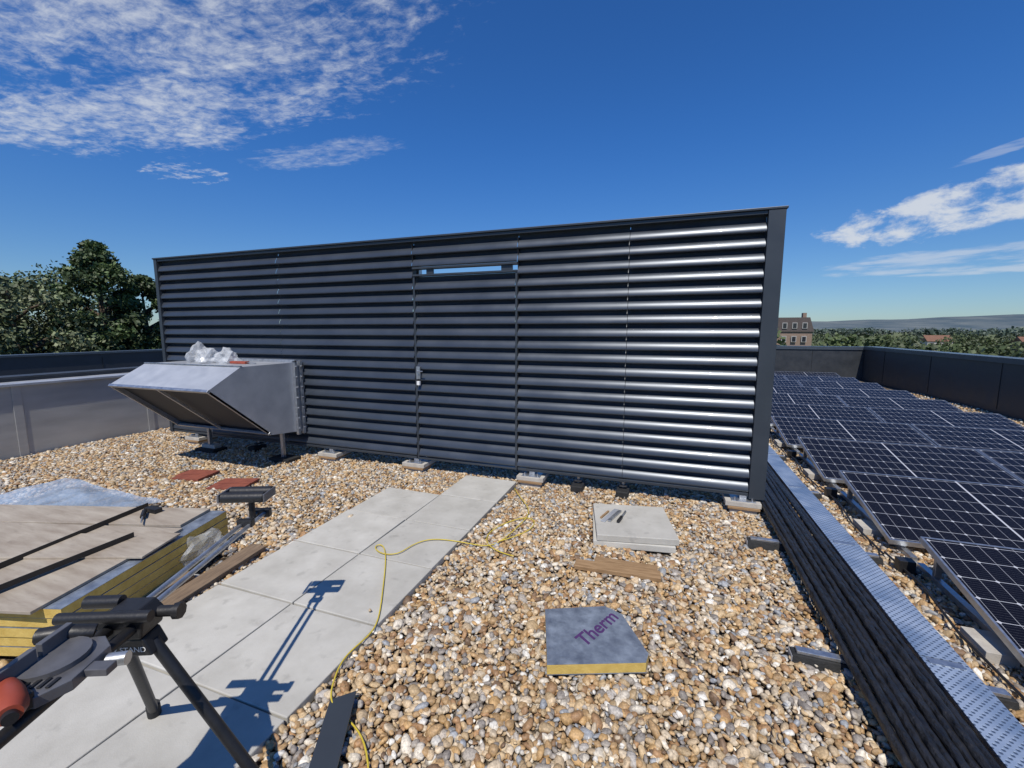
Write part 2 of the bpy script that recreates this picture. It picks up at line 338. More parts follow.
def tree(name,x,y,h,rad,kind='broad',col=(.055,.085,.022),n=18000,clumps=100):
    e=empty(name); top=GZ+h; mb=MB()
    mb.tube([(x,y,GZ-.2),(x+.2,y,GZ+h*.3),(x,y+.2,GZ+h*.6),(x,y,top-.8)],[.45,.34,.2,.04],M_bark,8)
    C=[];r=[]
    for i in range(clumps):
        u=random.random()
        if kind=='conifer':
            zz=GZ+h*(.30+.69*u); prof=(1-u)**.62*(1-.25*math.sin(u*9+x)); rr=rad*prof*(.25+.75*math.sqrt(random.random()))+.1; cr=rad*.28*(1-u*.62)*random.uniform(.7,1.15)
        else:
            ph=math.acos(1-1.9*random.random()); rr=math.sin(ph)*rad*(.75+.3*random.random()); zz=GZ+h*.62+math.cos(ph)*h*.36*(.85+.2*random.random()); cr=rad*.26*(.6+.7*random.random())
        t=random.random()*6.283; c=Vector((x+rr*math.cos(t),y+rr*math.sin(t),zz)); C.append(c); r.append(cr)
        if i%3==0:
            z0=max(GZ+h*.25,min(zz-rr*.5,top-1)); mb.tube([(x,y,z0),((x+c.x)/2,(y+c.y)/2,(z0+zz)/2+.15),tuple(c)],[.12,.07,.02],M_bark,5)
    mb.obj('trunk_and_limbs',e)
    k=n//clumps; cs=[];ss=[];cols=[]
    for c,cr in zip(C,r):
        d=rng.normal(size=(k,3)); d/=np.linalg.norm(d,axis=1)[:,None]; q=rng.random((k,1))**.45
        p=np.array(c)+d*q*cr*np.array([1.15,1.15,.8])*(1+.35*rng.normal(size=(k,1))*.6)
        cs.append(p); ss.append(rng.uniform(.07,.16,k))
        br=np.clip(.55+.45*q[:,0]*(.4+.6*(d[:,2]*.5+.5))*1.6,.35,1.4)*random.uniform(.65,1.3)  # inner and lower leaves darker: crown shade painted into leaf colour
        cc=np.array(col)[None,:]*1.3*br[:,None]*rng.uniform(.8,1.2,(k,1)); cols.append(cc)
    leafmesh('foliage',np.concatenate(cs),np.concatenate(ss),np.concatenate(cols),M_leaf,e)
tree('broadleaf_tree',-37,11.0,14.6,4.2,col=(.07,.095,.035))
tree('broadleaf_tree',-34,13.4,14.1,3.5,col=(.11,.13,.065),n=16000)
tree('broadleaf_tree',-33,10.0,13.2,3.2,col=(.08,.10,.04),n=14000)
tree('broadleaf_tree',-45,20.5,15.6,4.4,col=(.055,.08,.03))
tree('conifer_tree',-33.5,17.2,16.6,3.5,'conifer',col=(.045,.07,.022),n=30000,clumps=170)
tree('conifer_tree',-34,19.9,14.9,3.2,'conifer',col=(.04,.062,.02),n=22000,clumps=120)
tree('broadleaf_tree',-31,22.5,13.6,4,col=(.06,.085,.025))
tree('conifer_tree',-41,14.9,15.4,3.4,'conifer',col=(.04,.06,.022),n=20000,clumps=120)
tree('conifer_tree',-44,12.2,16.2,3.4,'conifer',col=(.035,.055,.02),n=14000)

def treeline(name,pts,per,col,leaf):
    cs=[];ss=[];cl=[]
    for (x,y,hh,r) in pts:
        d=rng.normal(size=(per,3)); d/=np.linalg.norm(d,axis=1)[:,None]; q=rng.random((per,1))**.35
        p=d*q*np.array([r,r,hh*.5])*rng.uniform(.8,1.15,(per,1))+np.array([x,y,GZ+hh*.5]); cs.append(p); ss.append(rng.uniform(leaf*.6,leaf*1.3,per))
        br=np.clip(.55+.6*(d[:,2]*.5+.5),.4,1.3)*random.uniform(.6,1.3); cl.append(np.array(col)[None,:]*br[:,None])  # tops lighter, undersides darker: light from above painted into the leaves
    leafmesh(name,np.concatenate(cs),np.concatenate(ss),np.concatenate(cl),M_leaf,aspect=.8)
pts=[]
for i in range(300):
    a=R(random.uniform(-75,62)); d=random.uniform(120,420); pts.append((d*math.sin(a),d*math.cos(a),random.uniform(6,9.5)+ (d-120)*.004,random.uniform(3,8)))
for i in range(18):
    a=R(random.uniform(17,48)); d=random.uniform(60,110); pts.append((d*math.sin(a),d*math.cos(a),random.uniform(7.8,10.6),random.uniform(3,5)))
for a,d,hh,r in ((11.5,95,11.2,3.4),(17.8,100,11.0,3.2),(19.5,104,10.6,4)): pts.append((d*math.sin(R(a)),d*math.cos(R(a)),hh,r))
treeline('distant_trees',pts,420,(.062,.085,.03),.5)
pts=[]
for i in range(500):
    a=R(random.uniform(-75,62)); d=random.uniform(500,2300); pts.append((d*math.sin(a),d*math.cos(a),random.uniform(7,12)+d*.004,random.uniform(8,26)))
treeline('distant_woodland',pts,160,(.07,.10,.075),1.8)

e=empty('brick_building'); mb=MB(); ox,oy=30.0,128
mb.box((ox-5,oy,GZ),(ox+5,oy+10,1.2),M_facade)
mb.prism([(-5.3,1.2),(5.3,1.2),(4.2,4.8),(-4.2,4.8)],oy-.3,oy+10,M_slate,'y',Matrix.Translation((ox,0,0)))
mb.box((ox+3.2,oy+2,4.8),(ox+4,oy+3.4,6.0),M_facade); mb.box((ox-4,oy+2,4.8),(ox-3.2,oy+3.4,5.7),M_facade)
for k in range(4):
    for zz in (2.0,-1.4,-4.6):
        mb.box((ox-4.0+k*2.2,oy-.5,zz),(ox-2.9+k*2.2,oy+.6,zz+1.5),M_wframe); mb.box((ox-3.85+k*2.2,oy-.55,zz+.15),(ox-3.05+k*2.2,oy-.5,zz+1.35),M_glassd)
mb.obj('walls_roof_windows',e)
M_clay=surf('clay_tiles',(.20,.10,.06),scale=1)
for i,(a,d) in enumerate(((25,300),(31,260),(36,340),(41,280),(44,420))):
    x=d*math.sin(R(a)); y=d*math.cos(R(a)); mb=MB(); z1=GZ+5.6
    mb.box((x-5,y-4,GZ),(x+5,y+4,z1),M_facade if i%2 else M_wframe)
    mb.prism([(-4.4,z1),(4.4,z1),(0,z1+3.0)],x-5.3,x+5.3,M_clay,'x',Matrix.Translation((0,y,0)))
    for k in range(3): mb.box((x-4+k*3,y-4.05,GZ+3.4),(x-2.6+k*3,y-3.99,GZ+4.8),M_glassd)
    mb.obj('house')

# ---------------------------------------------------------------- roof, parapets
YB=17.3
mb=MB(); mb.box((-12.7,-4,GZ),(6.55,YB+.55,-.045),M_memb); mb.obj('flat_roof')
def plane(name,x0,x1,y0,y1,z,mat):
    mb=MB(); mb.add([(x0,y0,z),(x1,y0,z),(x1,y1,z),(x0,y1,z)],[(0,1,2,3)],mat); return mb.obj(name)
plane('gravel_bed',-7.8,6.2,-3.9,YB-.05,-.012,M_bed)
def parapet(name,x0,x1,y0,y1,h,face,cop,ov=.03,seam=3.0,axis='y'):
    mb=MB(); mb.box((x0,y0,-.04),(x1,y1,h),face)
    mb.box((x0-ov,y0-ov if axis=='x' else y0,h+.002),(x1+ov,y1+ov if axis=='x' else y1,h+.045),cop)
    mb.box((x0-ov,y0-ov if axis=='x' else y0,h-.06),(x0-ov+.004,y1,h+.001),cop) if axis=='y' else mb.box((x0,y0-ov,h-.06),(x1,y0-ov+.004,h+.001),cop)
    a,b=(y0,y1) if axis=='y' else (x0,x1); t=a+.7
    while t<b:
        if axis=='y':
            mb.box((x0-.008,t-.004,.1),(x0-.001,t+.004,h-.07),M_black); mb.box((x0-ov-.003,t-.05,h+.0),(x1+ov+.003,t+.05,h+.049),cop)
            mb.box((x1+.001,t-.004,.1),(x1+.008,t+.004,h-.07),M_black)
        else:
            mb.box((t-.004,y0-.008,.1),(t+.004,y0-.001,h-.07),M_black); mb.box((t-.05,y0-ov-.003,h),(t+.05,y1+ov+.003,h+.049),cop)
        t+=seam
    return mb.obj(name)
M_cap=surf('parapet_coping',(.10,.12,.145),(.08,.095,.115),scale=3,rough=.3,metal=.4)
parapet('parapet_wall',6.25,6.55,-4,YB,1.07,M_anth2,M_cap,seam=2.4)
parapet('parapet_wall',-12.7,6.55,YB+.05,YB+.35,1.05,M_anth2,M_cap,axis='x',seam=2.4)
parapet('parapet_wall',-12.7,-12.4,-4,YB,1.10,M_anth2,M_cap,seam=2.4)
mb=MB(); mb.box((-8.15,-4,-.04),(-7.86,12,.93),M_upst); mb.box((-8.19,-4,.932),(-7.82,12,.965),M_galvmat)
mb.box((-8.45,-4,-.04),(-8.2,12,1.0),M_anth2); mb.box((-8.5,-4,1.002),(-8.19,12,1.03),M_anth2)
for t in np.arange(-3,12,1.5): mb.box((-7.858,t,.0),(-7.85,t+.09,.93),M_upst)
mb.obj('upstand_wall',bevel=.003)

# ---------------------------------------------------------------- louvre screen
e=empty('louvre_screen'); SY=4.23; ZB=.17; ZT=2.64; XL,XR=-6.89,.90
NB=19; pitch=(ZT-.05-ZB-.02)/NB
prof=[(.032,-.008),(.016,-.0125)]
for a in (-75,-45,-15,10):
    a=R(a); prof.append((.012*(1-math.cos(a)),.012*math.sin(a)))
y0_,z0_=prof[-1]
for i in range(1,9):
    a=R(10+45*i/8); Rr=.122; prof.append((y0_+Rr*(math.cos(R(10))-math.cos(a)),z0_+Rr*(math.sin(a)-math.sin(R(10)))))
prof+= [(prof[-1][0]+.005,prof[-1][1]+.003),(prof[-1][0]+.007,pitch+.010)]
def blade(mb,x0,x1,z,tw=0):
    n=len(prof); c,s=math.cos(tw),math.sin(tw)
    vs=[(x,SY+p[0]*c-p[1]*s,z+p[0]*s+p[1]*c) for x in (x0,x1) for p in prof]
    mb.add(vs,[(i,i+1,i+1+n,i+n) for i in range(n-1)],M_louv,True)
mb=MB()
segs=[(XL+.06,-4.643),(-4.639,-2.672),(-1.436,-.343),(-.339,XR-.13)]
for k in range(NB):
    z=ZB+.035+k*pitch
    for a,b in segs: blade(mb,a,b,z+random.uniform(-.0010,.0010),random.uniform(-.007,.007))
    if k>=NB-2: blade(mb,-2.668,-1.44,z,.004)
mb.obj('louvre_blades',e)
mb=MB(); ND=NB-3
for k in range(ND): blade(mb,-2.640,-1.462,ZB+.035+k*pitch,random.uniform(-.006,.006))
mb.obj('door_louvre_blades',e)
mb=MB(); zd=ZB+.035+ND*pitch-.01
for x in (-2.664,-1.460): mb.box((x,SY+.004,ZB+.01),(x+.022,SY+.07,zd+.02),M_anth)
for x in (-2.672,-1.437): mb.box((x+.0,SY+.012,ZB+.0),(x+.006,SY+.09,ZT-.06),M_black)
mb.box((-2.664,SY-.004,zd+.021),(-1.438,SY+.06,zd+.042),M_anth); mb.box((-2.66,SY-.002,ZB-.01),(-1.44,SY+.06,ZB+.009),M_anth)
zu=ZB+.035+(NB-2)*pitch-.014
mb.box((-2.668,SY-.002,zu-.024),(-1.436,SY+.08,zu-.002),M_anth)
mb.box((-2.5,SY+.02,zd+.045),(-2.42,SY+.05,zu-.026),M_anth); mb.box((-1.62,SY+.02,zd+.045),(-1.5,SY+.05,zu-.026),M_anth)
mb.obj('door_frame',e,bevel=.002)
mb=MB(); mb.box((-2.63,SY-.03,1.10),(-2.585,SY-.007,1.24),M_galv); mb.tube([(-2.61,SY-.03,1.19),(-2.61,SY-.055,1.19),(-2.53,SY-.058,1.19)],.007,M_galv,8); mb.box((-2.625,SY-.036,1.03),(-2.59,SY-.0072,1.075),M_white)
mb.obj('door_lock',e,bevel=.002)
mb=MB()
mb.box((XL,SY-.012,ZB-.02),(XL+.058,SY+.14,ZT),M_anth)
mb.box((XR-.128,SY-.016,ZB-.03),(XR,SY+.14,ZT),M_anth)
mb.box((XL-.01,SY-.022,ZT+.001),(XR+.012,SY+.15,ZT+.020),M_anth)
mb.box((XL+.06,SY-.004,ZT-.03),(XR-.13,SY+.12,ZT-.001),M_anth)
for a in (-4.68,-.38): mb.box((a,SY+.066,ZB),(a+.08,SY+.12,ZT-.06),M_black)
for a in (-6.3,-4.64,-3.9,-2.69,-1.35,-.34,.74): mb.box((a-.03,SY+.135,.1),(a+.03,SY+.2,ZT-.07),M_galv)
for z in (.25,1.3,2.25): mb.box((XL+.05,SY+.201,z),(-2.72,SY+.24,z+.05),M_galv); mb.box((-1.38,SY+.201,z),(XR-.05,SY+.24,z+.05),M_galv)
for a in (-6.3,-3.9,-1.35,.6): mb.tube([(a,SY+.24,2.2),(a,SY+1.5,.05)],.022,M_galv,8)
mb.box((XL+.06,SY+.0,ZB-.012),(-2.675,SY+.1,ZB+.016),M_anth); mb.box((-1.43,SY+.0,ZB-.012),(XR-.13,SY+.1,ZB+.016),M_anth)
mb.obj('frame_posts',e,bevel=.003)
mb=MB()
for x in (-6.35,-3.92,-2.68,-1.27,.73):
    mb.box((x-.11,SY-.06,-.01),(x+.11,SY+.24,.050),M_conc2); mb.box((x-.13,SY-.08,.0515),(x+.13,SY+.22,.074),M_wood); mb.box((x-.15,SY-.07,.075),(x+.14,SY+.23,.118),M_conc2)
    mb.box((x-.10,SY-.055,.119),(x+.10,SY+.12,.125),M_galv); mb.box((x-.03,SY+.0,.126),(x+.03,SY+.12,.157),M_galv)
    mb.tube([(x-.07,SY-.03,.12),(x-.07,SY-.03,.15)],.008,M_galv,6); mb.tube([(x+.07,SY-.03,.12),(x+.07,SY-.03,.15)],.008,M_galv,6)
mb.obj('support_feet',e,bevel=.004)
mb=MB()
for x in (-.78,-.33,-5.2):
    mb.cbox((x,SY+.02,.05),(.12,.20,.07),M_rubber); mb.tube([(x,SY+.05,.08),(x,SY+.05,.16)],.018,M_galv,8); mb.cbox((x,SY+.05,.11),(.08,.1,.02),M_black)
mb.obj('rubber_feet',e,bevel=.01)
e2=empty('condenser_unit'); mb=MB()
mb.box((-5.9,5.6,.12),(-2.9,6.7,1.75),M_anth2)
for x in (-5.2,-4.4,-3.6): mb.tube([(x,6.15,1.75),(x,6.15,1.8)],.33,M_black,24)
for x in (-5.7,-3.2): mb.box((x,5.55,0),(x+.12,6.75,.12),M_rubber)
mb.obj('casing',e2,bevel=.01)

# ---------------------------------------------------------------- ventilation cowl
e=empty('ventilation_cowl'); mb=MB(); x0,x1=-5.90,-4.33
pr=[(SY+.05,1.25),(3.41,1.25),(3.02,1.03),(3.72,.42),(SY+.05,.36)]
P3=lambda x,p:(x,p[0],p[1])
for x in (x0,x1): mb.add([P3(x,p) for p in pr],[(0,1,2,3,4)],M_galvmat)
for i,j in ((0,1),(1,2),(3,4)): mb.add([P3(x0,pr[i]),P3(x1,pr[i]),P3(x1,pr[j]),P3(x0,pr[j])],[(0,1,2,3)],M_galvmat)
mb.obj('cowl_skin',e)
mb=MB()
a,b=Vector((0,*pr[2])),Vector((0,*pr[3])); nrm=Vector((0,.61,.71)).normalized()
p=a+nrm*.05+ (b-a)*.02; q=b+nrm*.05-(b-a)*.02
mb.add([(x0+.01,p.y,p.z),(x1-.01,p.y,p.z),(x1-.01,q.y,q.z),(x0+.01,q.y,q.z)],[(0,1,2,3)],M_mesh)
mb.obj('bird_mesh',e)
mb=MB()
def strip(xa,xb,p,q,t=.03):
    n=nrm*t
    mb.add([(xa,p.y,p.z),(xb,p.y,p.z),(xb,q.y,q.z),(xa,q.y,q.z),(xa,(p+n).y,(p+n).z),(xb,(p+n).y,(p+n).z),(xb,(q+n).y,(q+n).z),(xa,(q+n).y,(q+n).z)],
       [(0,1,2,3),(4,7,6,5),(0,4,5,1),(1,5,6,2),(2,6,7,3),(3,7,4,0)],M_galv)
o_=-nrm*.004; A=a+o_; B=b+o_; d=(B-A).normalized()
strip(x0-.004,x1+.004,A,A+d*.03); strip(x0-.004,x1+.004,B-d*.03,B)
for xa in (x0-.003,x1-.025,(x0+x1)/2-.012): strip(xa,xa+.025,A+d*.031,B-d*.031,.028)
for x in (x1+.001,): 
    mb.box((x,SY-.13,.34),(x+.035,SY-.09,1.27),M_galv); mb.box((x,SY-.05,.34),(x+.035,SY-.01,1.27),M_galv)
    for z in np.arange(.42,1.25,.13): mb.tube([(x+.03,SY-.11,z),(x+.052,SY-.11,z)],.011,M_galv,6); mb.tube([(x+.03,SY-.03,z),(x+.052,SY-.03,z)],.011,M_galv,6)
mb.box((x0-.01,SY-.13,1.252),(x1+.036,SY-.10,1.285),M_galv); mb.box((x0-.004,3.4,1.2515),(x1+.004,3.425,1.262),M_galv)
mb.obj('flanges',e,bevel=.002)
mb=MB()
for x in (-5.8,-4.5):
    mb.box((x,4.0,.02),(x+.04,4.04,.38),M_galv)
mb.box((-5.95,3.92,.0),(-5.6,4.12,.06),M_rubber); mb.box((-4.62,3.92,0),(-4.3,4.12,.06),M_rubber)
mb.box((-5.9,3.98,.062),(-5.65,4.08,.11),M_conc2)
mb.obj('support_legs',e,bevel=.003)

def crumple(name,loc,s,mat,seed,amp=.35,sub=4,flat=.7,nf=3.0):
    bm=bmesh.new(); bmesh.ops.create_icosphere(bm,subdivisions=sub,radius=1)
    for v in bm.verts:
        n1=mnoise.noise(v.co*nf*.5+Vector((seed,0,0))); n2=abs(mnoise.noise(v.co*nf*1.1+Vector((0,seed,0))))
        v.co*=1+amp*n1*1.7-amp*n2*1.2; v.co.z=max(v.co.z,-.45)*flat
        v.co=Vector((v.co.x*s[0],v.co.y*s[1],v.co.z*s[2]))
    me=bpy.data.meshes.new(name); bm.to_mesh(me); bm.free(); me.materials.append(mat)
    o=bpy.data.objects.new(name,me); o.location=loc; scene.collection.objects.link(o); return o
crumple('plastic_bag',(-5.55,3.82,1.32),(.11,.14,.22),M_bag,1,sub=3)
crumple('plastic_bag',(-5.24,3.72,1.31),(.12,.13,.17),M_bag,5,sub=3)
crumple('plastic_bag',(-5.00,3.78,1.31),(.13,.12,.19),M_bag,9,sub=3)
mb=MB(); mb.box((-4.9,3.72,1.253),(-4.65,3.78,1.28),M_orange); mb.tube([(-4.65,3.75,1.266),(-4.5,3.74,1.262)],.006,M_galv,6); mb.obj('screwdriver',bevel=.006)

# ---------------------------------------------------------------- paving
rects=[]
cols=[-2.62,-2.02,-1.42]
slab_list=[]
for r in range(-3,6):
    for c in range(2): slab_list.append((cols[c],.6*r))
slab_list.append((-2.02,3.6))
for (x,y) in slab_list:
    mb=MB(); zt=.045+random.uniform(-.003,.003)
    mb.box((-.295,-.295,-.05),(.295,.295,0),M_conc)
    mb.obj('paving_slab',bevel=.005,loc=(x+.3+random.uniform(-.003,.003),y+.3+random.uniform(-.002,.002),zt),rot=(R(random.uniform(-.35,.35)),R(random.uniform(-.35,.35)),R(random.uniform(-.6,.6))))
    rects.append((x-.005,x+.605,y-.005,y+.605))
for i in range(2):
    mb=MB(); mb.box((-.3,-.3,0),(.3,.3,.05),M_conc); mb.obj('paving_slab',bevel=.005,loc=(-.20+.012*i,3.47+.01*i,.012+.0515*i),rot=(0,0,R(9+2.5*i)))
rects.append((-.5,.1,3.15,3.8))
mb=MB(); Mx=Matrix.Translation((-.36,3.50,.1155))@Matrix.Rotation(R(74),4,'Z')
mb.box((-.12,-.045,0),(.12,-.02,.014),M_galv,Mx); mb.box((-.15,-.01,0),(.14,.028,.006),M_galvmat,Mx); mb.box((-.10,.04,0),(.06,.055,.012),M_wood,Mx)
mb.tube([Mx@Vector((.0,-.09,.01)),Mx@Vector((.13,-.075,.01))],.008,M_galv,8); mb.tube([Mx@Vector((-.10,-.10,.014)),Mx@Vector((0,-.09,.012))],.013,M_black,8)
mb.obj('hand_tools',bevel=.002)
mb=MB(); mb.box((-.28,-.045,0),(.28,.045,.03),M_wood); mb.obj('timber_offcut',bevel=.003,loc=(-.24,2.80,.030),rot=(R(2),R(1),R(5)))
mb=MB(); mb.box((-.18,-.05,0),(.24,.03,.025),M_wood); mb.obj('timber_offcut',bevel=.003,loc=(-.22,2.90,.028),rot=(R(-3),0,R(2)))
for (x,y,a) in ((-4.93,3.22,8),(-4.25,3.16,14)):
    mb=MB(); mb.box((-.2,-.14,0),(.2,.14,.022),M_red); mb.box((-.2,-.02,.0225),(.2,.0,.026),M_red); mb.obj('clay_tile',bevel=.004,loc=(x,y,.018),rot=(R(2),R(-2),R(a)))
e=empty('insulation_board'); poly=[(-.575,2.19),(-.26,2.33),(-.16,2.29),(-.01,2.03),(-.02,1.97),(-.46,1.80)]
mb=MB(); mb.prism(poly,.03,.078,M_foam,'z'); mb.prism(poly,.0785,.083,M_foil,'z'); mb.prism(poly,.025,.0295,M_foil,'z'); mb.obj('board',e,bevel=.001)
cu=bpy.data.curves.new('printed_lettering','FONT'); cu.body='Therm'; cu.size=.115; cu.extrude=.0003; cu.materials.append(M_print); cu.offset=.002
to=bpy.data.objects.new('printed_lettering',cu); scene.collection.objects.link(to); to.location=(-.31,1.97,.0837); to.rotation_euler=(0,0,R(64)); to.parent=e
cu.shear=.2
mb=MB(); Mx=Matrix.Translation((-1.16,1.16,.06))@Matrix.Rotation(R(-62),4,'Z')@Matrix.Rotation(R(14),4,'X')
mb.box((-.22,-.05,0),(.35,.06,.004),M_anth,Mx); mb.box((-.22,-.054,-.04),(.35,-.05,.004),M_anth,Mx); mb.obj('metal_flashing_offcut')

# ---------------------------------------------------------------- yellow cord
pts=[(-1.38,4.0),(-1.25,3.75),(-1.03,3.55),(-1.07,3.22),(-1.108,2.9),(-1.2,2.78),(-1.38,2.80),(-1.645,2.756),(-1.72,2.60),(-1.737,2.46),(-1.86,2.42),(-1.98,2.50),(-1.93,2.58),(-1.80,2.42),(-1.60,2.1),(-1.47,1.90),(-1.40,1.75),(-1.428,1.558),(-1.38,1.40),(-1.30,1.30),(-1.15,1.27),(-.98,1.2),(-.85,1.0)]
cu=bpy.data.curves.new('yellow_cord','CURVE'); cu.dimensions='3D'; cu.bevel_depth=.0038; cu.bevel_resolution=3
def cord(cu,pts):
    s=cu.splines.new('NURBS'); s.points.add(len(pts)-1); s.use_endpoint_u=True; s.order_u=4; s.resolution_u=8
    for p,q in zip(s.points,pts):
        on=-2.62<q[0]<-1.42 and q[1]<3.6
        p.co=(q[0]+random.uniform(-.012,.012),q[1]+random.uniform(-.012,.012),(.053 if on else .046)+random.uniform(0,.006),1)
cord(cu,pts); cord(cu,[(-1.12,2.88),(-.98,3.08),(-.93,3.3),(-1.05,3.42),(-1.2,3.2),(-1.28,2.95),(-1.18,2.75),(-.95,2.72)])
cu.materials.append(M_yellow); o=bpy.data.objects.new('yellow_cord',cu); scene.collection.objects.link(o)

# ---------------------------------------------------------------- pipe run and tray
e=empty('pipe_run'); mb=MB()
ys=np.arange(-1.2,7.6,.045)
for k in range(9):
    x=.888+k*.0355; z=.102+(.010 if k%2 else 0); ph=k*1.7
    mb.tube([(x+.004*math.sin(y*2.1+ph)+random.uniform(-.001,.001),y,z+.004*math.sin(y*3+k)) for y in ys],[.0185*(1+(.09 if (i+k)%2 else -.05)+random.uniform(-.05,.05)) for i,_ in enumerate(ys)],M_pipe,8)
mb.obj('black_pipes',e)
mb=MB(); y=-1.2
while y<7.4:
    mb.box((1.200,y,.118),(1.375,y+1.195,.122),M_cheq); mb.box((1.200,y,.09),(1.204,y+1.195,.1178),M_galv); mb.box((1.371,y,.085),(1.375,y+1.195,.1178),M_galv)
    mb.box((1.22,y+1.15,.1225),(1.35,y+1.19,.125),M_galv); y+=1.2
mb.obj('cable_tray_lid',e)
mb=MB()
for y in (-.3,1.1,2.32,3.55,4.8,6.1):
    mb.prism([(y-.045,.01),(y+.045,.01),(y+.03,.062),(y-.03,.062)],.66,1.50,M_rubber); mb.box((.68,y-.02,.063),(1.48,y+.02,.080),M_galv); mb.box((.655,y-.035,.02),(.6595,y+.035,.058),M_galvmat)
mb.obj('rubber_supports',e,bevel=.003)

# ---------------------------------------------------------------- solar panels
def panel_mesh():
    mb=MB(); f=.032
    mb.add([(f*.35,f*.35,-.001),(PW-f*.35,f*.35,-.001),(PW-f*.35,PD-f*.35,-.001),(f*.35,PD-f*.35,-.001)],[(0,1,2,3)],M_pv)
    mb.box((0,0,-.035),(PW,.013,.002),M_galv); mb.box((0,PD-.013,-.035),(PW,PD,.002),M_galv)
    mb.box((0,.0132,-.035),(.013,PD-.0132,.002),M_galv); mb.box((PW-.013,.0132,-.035),(PW,PD-.0132,.002),M_galv)
    mb.add([(.014,.014,-.03),(PW-.014,.014,-.03),(PW-.014,PD-.014,-.03),(.014,PD-.014,-.03)],[(0,1,2,3)],M_white)
    return mb
base=panel_mesh().obj('solar_panel'); me=base.data; first=True
tilt=math.asin(.20/PD)
rows=[.95+1.4*i for i in range(0,11)]
for i,y in enumerate(rows):
    for j in range(2):
        o=base if first else bpy.data.objects.new('solar_panel',me)
        if not first: scene.collection.objects.link(o)
        first=False
        o.location=(1.62+j*(PW+.02)+random.uniform(-.006,.006),y+random.uniform(-.008,.008),.12); o.rotation_euler=(tilt+random.uniform(-.006,.006),0,random.uniform(-.003,.003))
mb=MB()
for y in rows:
    for x in (1.70,3.2,3.5,4.9):
        mb.box((x,y-.12,.03),(x+.04,y+PD+.15,.065),M_galv)
        mb.box((x+.002,y+PD-.05,.066),(x+.038,y+PD-.02,.27),M_galv); mb.box((x+.002,y+.03,.066),(x+.038,y+.06,.085),M_galv)
        mb.box((x-.04,y-.1,.0),(x+.08,y+.02,.029),M_rubber); mb.box((x-.04,y+PD-.0,.0),(x+.08,y+PD+.12,.029),M_rubber)
    mb.cbox((1.62,y+.35,.05),(.13,.2,.06),M_conc2); mb.cbox((1.60,y+1.12,.07),(.09,.07,.08),M_black)
    mb.tube([(1.55,y-.1,.05),(1.53,y+.4,.06),(1.6,y+.9,.05),(1.56,y+1.3,.06)],.008,M_black,6)
mb.obj('panel_mounting_rails',bevel=.002)

# ---------------------------------------------------------------- left: board stack
e=empty('insulation_board_stack'); Mx=Matrix.Translation((-3.94,1.33,0))@Matrix.Rotation(R(17),4,'Z')
mb=MB(); z=.03
for k in range(5):
    dx=random.uniform(-.012,.012); dy=random.uniform(-.01,.01)
    mb.box((-1.1+dx,-.575+dy,z+.002),(1.1+dx,.575+dy,z+.050),M_foam,Mx); mb.box((-1.1+dx,-.575+dy,z+.0505),(1.1+dx,.575+dy,z+.0525),M_foil,Mx); z+=.054
mb.obj('foam_boards',e)
mb=MB(); mb.box((-1.13,-.60,z+.001),(1.02,.28,z+.017),M_ply,Mx@Matrix.Rotation(R(-1.5),4,'Z')); mb.box((-1.15,.29,z+.001),(.98,.57,z+.02),M_ply,Mx); mb.box((.1,-.2,z+.0175),(1.1,.10,z+.030),M_ply,Mx@Matrix.Rotation(R(3),4,'Z'))
mb.obj('plywood_sheet',e,bevel=.002)
zt=z+.022
def angle_strip(name,p,q):
    p=Vector(p);q=Vector(q); d=(q-p); Mx=Matrix.Translation(p)@Matrix.Rotation(math.atan2(d.y,d.x),4,'Z')
    mb=MB(); mb.box((0,-.022,0),(d.length,.022,.004),M_black,Mx); mb.box((0,-.022,.0042),(d.length,-.018,.03),M_black,Mx); mb.obj(name)
angle_strip('metal_angle_trim',(-3.45,1.0,zt),(-3.66,2.02,zt)); angle_strip('metal_angle_trim',(-3.15,.9,zt+.012),(-3.18,1.66,zt+.012))
mb=MB(); mb.tube([(-3.52,1.93,zt+.02),(-3.42,1.86,zt+.02)],.016,M_black,8); mb.box((-3.56,1.95,zt),(-3.44,2.0,zt+.03),M_black); mb.tube([(-3.42,1.86,zt+.02),(-3.33,1.80,zt+.02)],.006,M_galv,6); mb.obj('pliers')
rects.append((-4.9,-2.9,1.0,2.1))
xs=np.linspace(-5.75,-4.25,60); ysn=np.linspace(1.75,2.5,36)
def filmz(x,y):
    r=abs(mnoise.noise(Vector((x*1.3+y*.6,y*1.8,0)))); r2=abs(mnoise.noise(Vector((x*5+y*2,y*3,3))))
    return .11+.03*(1-r*2)+.016*(1-r2*2)
grid_mesh('plastic_sheeting',M_film,filmz,list(xs),list(ysn))
crumple('plastic_wrap',(-2.93,1.93,.16),(.07,.17,.18),M_wrap,14,sub=3)
mb=MB(); mb.box((-.06,-.5,0),(.06,.5,.03),M_wood2); mb.obj('timber_plank',bevel=.003,loc=(-2.72,1.72,.035),rot=(R(1),R(3),R(6)))
mb=MB(); mb.box((-.05,-.4,0),(.05,.35,.045),M_wood2); mb.obj('timber_plank',bevel=.003,loc=(-2.84,1.45,.03),rot=(0,R(-3),R(10)))

